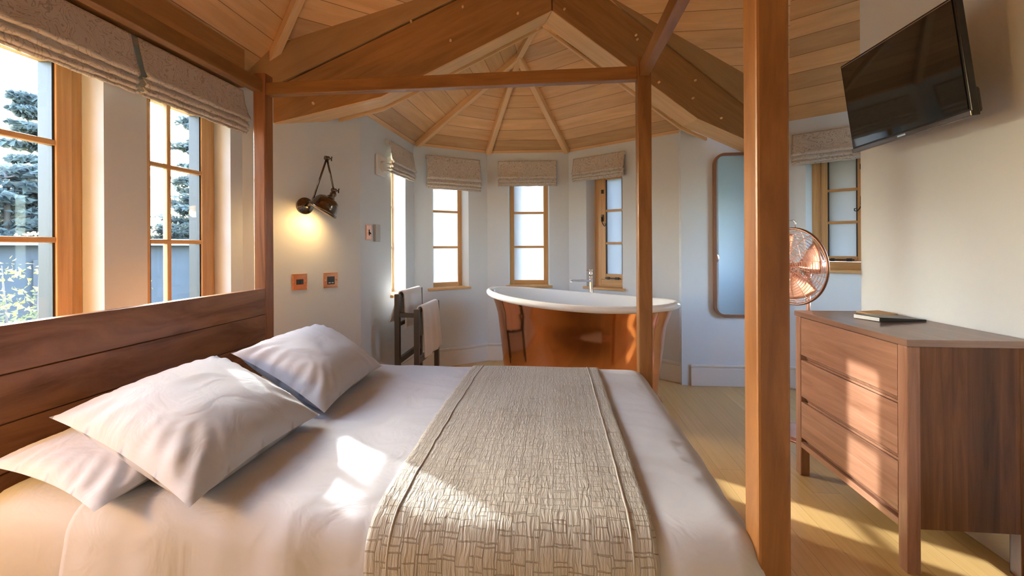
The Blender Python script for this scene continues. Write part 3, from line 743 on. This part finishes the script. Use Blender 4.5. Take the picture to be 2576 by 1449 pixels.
mb=MB();mb.lathe([(.045,0),(.045,.016),(.036,.022),(.034,.020),(.0001,.024)],P(.325,.022,1.862),tuple(-o),seg=28);build('round_cover',mb,M['whitep'],w)

# ------------------------------------------------------------------ mirror
mir=thing('wall_mirror',(1.60,3.86,.6),'tall round-cornered mirror with thin brown frame, half hidden by the thick bedpost','mirror')
def rrect(x0,x1,z0,z1,r,n=8):
    pts=[]
    for cx,cz,a0 in ((x1-r,z1-r,0),(x0+r,z1-r,pi/2),(x0+r,z0+r,pi),(x1-r,z0+r,1.5*pi)):
        for i in range(n+1): pts.append((cx+r*cos(a0+pi/2*i/n),cz+r*sin(a0+pi/2*i/n)))
    return pts
mx0,mx1,mz0,mz1=1.362,1.86,.597,2.003
pr=rrect(mx0+.012,mx1-.012,mz0+.012,mz1-.012,.085)
mb=MB();n=len(pr)
outer=rrect(mx0,mx1,mz0,mz1,.097);inner=rrect(mx0+.022,mx1-.022,mz0+.022,mz1-.022,.075)
for i in range(n):
    j=(i+1)%n
    for (q0,q1,y0,y1) in ((outer,outer,3.858,3.825),(outer,inner,3.825,3.825),(inner,inner,3.825,3.850)):
        mb.face([(q0[i][0],y0,q0[i][1]),(q0[j][0],y0,q0[j][1]),(q1[j][0],y1,q1[j][1]),(q1[i][0],y1,q1[i][1])],[(0,0),(.02,0),(.02,.01),(0,.01)])
build('frame',mb,M['mframe'],mir,weld=True)
mb=MB();mb.face([(x,3.842,z) for x,z in inner]);build('glass',mb,M['mirror'],mir)

# ------------------------------------------------------------------ pedestal fan
FB=V((1.605,2.895,0));fan=thing('pedestal_fan',FB,'copper pedestal fan with wire cage beyond the chest of drawers','fan')
fc=V((1.497,2.87,1.075));fx=V((.945,.326,.03)).normalized()   # pointing to the rear of the fan
fs=fx.cross(V((0,0,1))).normalized();fu=fs.cross(fx).normalized()
mb=MB();mb.lathe([(.0001,.035),(.03,.035),(.06,.028),(.15,.018),(.185,.012),(.19,0),(.0001,0)],FB,seg=36);build('base',mb,M['copper2'],fan)
mb=MB();mb.tube([FB+V((0,0,.03)),FB+V((0,0,.62))],.016,14);mb.tube([FB+V((0,0,.60)),FB+V((0,0,.66))],.024,14);mb.tube([FB+V((0,0,.64)),FB+V((0,0,.98))],.012,12);mb.tube([FB+V((0,0,.97)),FB+V((0,0,1.03))],.02,12);build('pole',mb,M['copper2'],fan)
mb=MB();mc=fc+fx*.10
mb.lathe([(.0001,-.01),(.05,.0),(.058,.02),(.058,.10),(.05,.13),(.03,.15),(.0001,.155)],mc,tuple(fx),seg=24)
mb.tube([FB+V((0,0,1.02)),mc+fx*.07-fu*.03],.016,10);build('motor_housing',mb,M['copper2'],fan)
R0=.238
mb=MB()
for sgn,dep in ((-1,.055),(1,.06)):
    nr=13 if sgn<0 else 10
    for k in range(1,nr+1):
        f=k/nr;r=.045+(R0-.045)*f;z=sgn*dep*math.sqrt(max(0,1-(f)**2.2))*.95+sgn*.006
        mb.tube([fc+fx*z+(fs*cos(a)+fu*sin(a))*r for a in [2*pi*i/40 for i in range(40)]],.0016 if k<nr else .004,4,closed=True)
    for i in range(16):
        a=2*pi*i/16;path=[]
        for k in range(9):
            f=k/8;r=.04+(R0-.04)*f;path.append(fc+fx*(sgn*dep*math.sqrt(max(0,1-f**2.2))*.95+sgn*.006)+(fs*cos(a+f*.25*sgn)+fu*sin(a+f*.25*sgn))*r)
        mb.tube(path,.0019,4)
build('cage',mb,M['copper2'],fan)
mb=MB();mb.tube([fc+(fs*cos(a)+fu*sin(a))*R0 for a in [2*pi*i/56 for i in range(56)]],.008,8,closed=True);build('cage_band',mb,simple('dark_copper',(.35,.22,.17),.3,1),fan)
mb=MB();mb.lathe([(.0001,-.068),(.034,-.066),(.042,-.058),(.042,-.05),(.0001,-.05)],fc,tuple(fx),seg=24);build('badge_cap',mb,M['copper2'],fan)
mb=MB();mb.tube([fc+fx*-.04,fc+fx*.06],.022,14);build('hub',mb,M['copper2'],fan)
for b in range(4):
    a0=b*pi/2+.35;mb=MB()
    def fn(u,v):
        r=.03+.175*u;wid=(.35+.35*sin(min(1,u*1.15)*pi*.62));a=a0+(v-.5)*wid*1.45;
        return fc+fx*((v-.5)*.05*(1-.3*u))+(fs*cos(a)+fu*sin(a))*r
    mb.grid(10,8,fn);build('blade',mb,M['copper2'],fan,solid=.002)
mb=MB();tpv=fc+fu*(R0+.005);mb.tube([tpv-fs*.03,tpv-fs*.03+fu*.035,tpv-fs*.02+fu*.045,tpv+fs*.02+fu*.045,tpv+fs*.03+fu*.035,tpv+fs*.03],.004,8);build('carry_handle',mb,M['chrome'],fan)

# ------------------------------------------------------------------ chest of drawers
ch=thing('chest_of_drawers',(1.49,2.06,0),'walnut chest of three wide drawers on square legs against the right wall','chest of drawers')
DX0,DX1,DY0,DY1=1.28,1.70,1.70,2.43
mb=MB();mb.box(DX0-.004,DX1+.005,DY0-.004,DY1+.004,.832,.858,1);build('top',mb,M['chesttop'],ch,bevel=.003)
lw=.045
for x in (DX0,DX1-lw):
    for y in (DY0,DY1-lw):
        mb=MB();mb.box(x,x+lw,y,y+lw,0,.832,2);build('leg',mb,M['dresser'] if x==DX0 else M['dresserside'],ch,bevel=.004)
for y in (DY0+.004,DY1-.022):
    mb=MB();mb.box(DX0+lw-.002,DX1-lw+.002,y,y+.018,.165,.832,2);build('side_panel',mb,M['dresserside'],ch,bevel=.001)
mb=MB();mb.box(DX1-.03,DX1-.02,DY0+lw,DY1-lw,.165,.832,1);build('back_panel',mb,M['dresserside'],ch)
mb=MB()
mb.box(DX0+.02,DX1-.03,DY0+.022,DY1-.022,.165,.18,1);build('bottom_panel',mb,M['dresserside'],ch)
mb=MB();mb.box(DX0+.001,DX0+.022,DY0+lw,DY1-lw,.150,.178,1);build('bottom_rail',mb,M['dresser'],ch,bevel=.002)
for i,(za,zb) in enumerate(((.622,.829),(.405,.606),(.190,.389))):
    mb=MB();ya,yb=DY0+lw+.003,DY1-lw-.003
    mb.box(DX0+.002,DX0+.022,ya,yb,za+.012,zb,1)
    dr=build('drawer',mb,M['dresser'],ch,bevel=.0015)
    # bevelled finger lip running below the front, stopping short of the far leg
    mb=MB();mb.prism([(DX0+.002,ya,za+.0115),(DX0+.020,ya,za+.0115),(DX0+.022,ya,za-.004),(DX0+.012,ya,za-.004)],(0,yb-ya-.045,0),(0,1,0))
    build('finger_lip',mb,M['dresser'],dr)
    if i<2:
        mb=MB();mb.box(DX0+.010,DX0+.03,ya,yb-.045,za-.014,za-.005,1);build('divider_rail',mb,M['dresser'],ch)
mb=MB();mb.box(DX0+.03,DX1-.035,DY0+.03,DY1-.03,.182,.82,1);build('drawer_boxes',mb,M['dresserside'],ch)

mb=MB();z=.8585
mb.prism([(1.55,2.38,z),(1.685,2.42,z),(1.69,2.30,z),(1.575,2.235,z)],(0,0,.006),(1,0,0))
tag(build('booklet',mb,M['paper'],bevel=.0005),'tan paper booklet lying at the wall end of the walnut chest top','booklet')
fo=thing('folder',(1.58,2.11,z),'slim black folder with white pages lying on the walnut chest top','folder')
mb=MB();a=V((1.455,2.075,z));d=V((.215,.035,0));wv=V((-.03,.115,0))
mb.prism([a,a+V((0,0,.020)),a+d+V((0,0,.008)),a+d],(-.002,.006,0),(1,0,0));mb.block(a+V((0,0,.0)),d,wv,V((0,0,.002)));mb.prism([a+V((0,0,.018)),a+d+V((0,0,.006)),a+d+V((0,0,.008)),a+V((0,0,.021))],wv,(1,0,0));build('cover',mb,M['blackp'],fo)
mb=MB();mb.prism([a+V((.002,.006,.002)),a+V((.002,.006,.018)),a+d+V((-.006,.006,.006)),a+d+V((-.006,.006,.002))],wv*.95+V((-.012,0,0)),(1,0,0));build('pages',mb,M['page'],fo)

# ------------------------------------------------------------------ television
tv=thing('television',(1.60,2.02,1.85),'flat black television tilted forward on the right wall above the chest','television')
bx,tx_=1.512,1.452;y0,y1=1.712,2.338;zb,zt=1.672,2.113
up=V((tx_-bx,0,zt-zb));hgt=up.length;upn=up.normalized();nout=V((-upn.z,0,upn.x))   # towards the room
o0=V((bx,y0,zb))
mb=MB();mb.block(o0-nout*.028,V((0,y1-y0,0)),up,nout*.026);build('casing',mb,M['blackp'],tv,bevel=.003)
bz=.012
mb=MB();mb.block(o0+V((0,bz,0))+upn*.026,V((0,y1-y0-2*bz,0)),upn*(hgt-.026-bz),nout*.001);build('screen',mb,M['screen'],tv)
mb=MB();mb.block(o0-nout*.002,V((0,y1-y0,0)),upn*.02,nout*.006);build('bezel',mb,M['bronze'],tv,bevel=.002)
mb=MB();mb.block(o0+V((0,bz-.002,0))+upn*(hgt-bz),V((0,y1-y0-2*bz,0)),upn*.0015,nout*.003);build('bezel_line',mb,M['chrome'],tv)
mb=MB();mb.block(o0+V((0,.03,0))+upn*.012-nout*.07,V((0,y1-y0-.10,0)),upn*.10,nout*.045);build('back_housing',mb,M['blackp'],tv,bevel=.012)
mb=MB();c=V((1.60,2.02,1.87))
mb.bar(c-V((.05,0,0)),V((1.715,2.08,1.90)),.04,.04);mb.box(1.706,1.719,2.0,2.16,1.80,1.98);build('wall_bracket',mb,M['iron'],tv,bevel=.003)
# emblem: small plain lozenge at the bezel centre
mb=MB();mb.block(o0+V((0,(y1-y0)/2-.022,0))+upn*.006+nout*.004,V((0,.044,0)),upn*.007,nout*.001);build('emblem',mb,M['chrome'],tv)

# ------------------------------------------------------------------ outside
mb=MB();mb.box(-40,30,-30,40,-1.0,-.9);tag(build('lawn',mb,M['grass']),kind='structure')
gg=thing('garage_building',(-14,9,-.9),'low slate-blue outbuilding seen through the left window','building')
mb=MB();mb.block((-13.2,4,-.9),(-1.6,1,0),(5.5,9,0),(0,0,2.2));build('garage_wall',mb,M['garage'],gg)
mb=MB();mb.block((-12.95,3.8,1.3),(-2.1,1.3,0),(5.7,9.35,0),(0,0,.16));build('roof',mb,M['groof'],gg)
for k in (.35,1.5,2.9): 
    mb=MB();d=V((5.5,9,0)).normalized();mb.block(V((-13.2,4,-.9))+d*(k*2+1.6)+V((.03,-.02,0)),d*1.1,V((.04,-.03,0)),V((0,0,1.9)));build('garage_door',mb,M['gdoor'],gg)
def cloud(mb,c,r,n,sz,flat=1.):
    c=V(c)
    for i in range(n):
        d=V((random.gauss(0,1),random.gauss(0,1),random.gauss(0,1))).normalized()*random.random()**.45
        p=c+V((d.x*r[0],d.y*r[1],d.z*r[2]));a=V((random.gauss(0,1),random.gauss(0,1),random.gauss(0,flat))).normalized();b=a.orthogonal().normalized()
        b=(b*cos(i)+a.cross(b)*sin(i));s=sz*random.uniform(.6,1.3)
        mb.face([p-a*s-b*s*.35,p+a*s,p-a*s*.3+b*s*.7])
def tree(x,y,h,layers,rad,mat,label,z0=-.9,seed=0,n=130,top=.25,sz=.11,start=.3):
    random.seed(seed);w=thing('conifer_tree',(x,y,z0),label,'tree','trees beyond the left windows')
    mb=MB();mb.tube([(x,y,z0),(x+.1,y,z0+h*.5),(x-.05,y+.05,z0+h)],[.16,.10,.02],8)
    fl=MB()
    for k in range(layers):
        f=start+(1-start)*(k+.5)/layers;z=z0+h*f;rr=rad*(1-f*(1-top));nb=6
        for j in range(nb):
            a=random.random()*2*pi;l=rr*random.uniform(.55,1.1);e=V((x+cos(a)*l,y+sin(a)*l,z+random.uniform(-.1,.25)))
            mb.tube([(x,y,z-.1),e],[.035,.012],5)
            cloud(fl,e*.55+V((x,y,z))*.45,(l*.5,l*.5,.13+.05*h/6),n,sz,.4);cloud(fl,e,(.3*rr*.6+.15,.3*rr*.6+.15,.12),n//3,sz,.4)
    build('trunk',mb,M['bark'],w);build('foliage',fl,mat,w,recalc=False)
tree(-19.5,14.6,8.0,9,2.4,M['needle2'],'haze-pale spreading conifer seen through the left-hand window, tallest there',seed=2,n=150,sz=.16,start=.35)
tree(-14.6,10.1,4.3,8,2.3,M['needle2'],'broad shorter conifer just behind the slate outbuilding in the left-hand window',seed=3,n=200,start=.35,top=.75,sz=.12)
tree(-13.4,15.3,6.9,12,1.7,M['needle2'],'tall layered cedar seen through the second window',seed=5,n=130,sz=.12,top=.35)
tree(-12.3,12.7,2.9,6,.8,M['needle'],'low dark conifer at the foot of the layered cedar',seed=8,n=110,sz=.07,start=.25,top=.7)
random.seed(21)
sh=thing('garden_shrub',(-4.4,3.2,-.9),'leafy garden shrub with yellow shoots just outside the left window','shrub')
mb=MB()
for i in range(16): 
    a=random.random()*6.28;l=random.uniform(.2,.8);mb.tube([(-4.4,3.2,-.9),(-4.4+cos(a)*l*.6,3.2+sin(a)*l*.6,.1),(-4.4+cos(a)*l,3.2+sin(a)*l,random.uniform(.5,1.1))],[.014,.009,.003],5)
build('stem',mb,M['bark'],sh)
mb=MB()
for i in range(26):
    a=random.random()*6.28;l=random.uniform(0,.75);cloud(mb,(-4.4+cos(a)*l,3.2+sin(a)*l,random.uniform(-.2,.72)),(.30,.30,.24),190,.024)
build('foliage',mb,M['shrub'],sh,recalc=False)
mb=MB()
for i in range(18):
    a=random.random()*6.28;l=random.uniform(.1,.7);cloud(mb,(-4.4+cos(a)*l,3.2+sin(a)*l,random.uniform(.5,1.1)),(.13,.13,.15),26,.022)
build('yellow_shoots',mb,M['yleaf'],sh,recalc=False)['kind']='stuff'

# ------------------------------------------------------------------ light
sun=bpy.data.lights.new('sun','SUN');sun.energy=11.0;sun.angle=.010;sun.color=(1,.94,.84)
so=bpy.data.objects.new('sun',sun);so.rotation_euler=V((1,-.645,-.43)).to_track_quat('-Z','Y').to_euler();COL.objects.link(so)
W=bpy.data.worlds.new('World');SC.world=W;W.use_nodes=True;nt=W.node_tree;nt.nodes.clear()
wo=nt.nodes.new('ShaderNodeOutputWorld');bg=nt.nodes.new('ShaderNodeBackground');sk=nt.nodes.new('ShaderNodeTexSky')
sk.sky_type='NISHITA';sk.sun_disc=False;sk.sun_elevation=math.radians(20);sk.sun_rotation=math.atan2(-1,.65);sk.air_density=1.;sk.dust_density=2.5;sk.ozone_density=1
mxw=nt.nodes.new('ShaderNodeMix');mxw.data_type='RGBA';mxw.inputs[0].default_value=.55;mxw.inputs[7].default_value=(.30,.345,.42,1)
nt.links.new(sk.outputs[0],mxw.inputs[6]);nt.links.new(mxw.outputs[2],bg.inputs[0]);nt.links.new(bg.outputs[0],wo.inputs[0]);bg.inputs[1].default_value=12.0
# warm bedside lamp on the near side and unseen warm lamps in the part of the room behind the camera
def plight(loc,e,col,r):
    l=bpy.data.lights.new('room_lamp','POINT');l.energy=e;l.color=col;l.shadow_soft_size=r;ob=bpy.data.objects.new('room_lamp',l);ob.location=loc;COL.objects.link(ob)
plight((-1.62,.42,1.05),32,(1,.50,.15),.08)
plight((-.8,-.9,.9),7,(1,.66,.36),.15)
plight((.2,-1.5,1.6),1.5,(1,.70,.42),.15)

# ------------------------------------------------------------------ camera
cam=bpy.data.cameras.new('camera');co=bpy.data.objects.new('camera',cam);COL.objects.link(co);SC.camera=co
cam.sensor_width=36;cam.sensor_fit='HORIZONTAL';cam.lens=1080/2576*36;cam.shift_y=-(724.5-623.5)/2576;cam.clip_start=.05
yaw=math.atan(106/1080)
co.location=(0,0,1.2)
co.matrix_world=Matrix.Translation((0,0,1.2))@Matrix.Rotation(yaw,4,'Z')@Matrix.Rotation(pi/2,4,'X')@Matrix.Rotation(-.005,4,'Z')
SC.view_settings.view_transform='Standard';SC.view_settings.look='None';SC.view_settings.gamma=1;SC.view_settings.exposure=0.12;SC.view_settings.use_curve_mapping=False
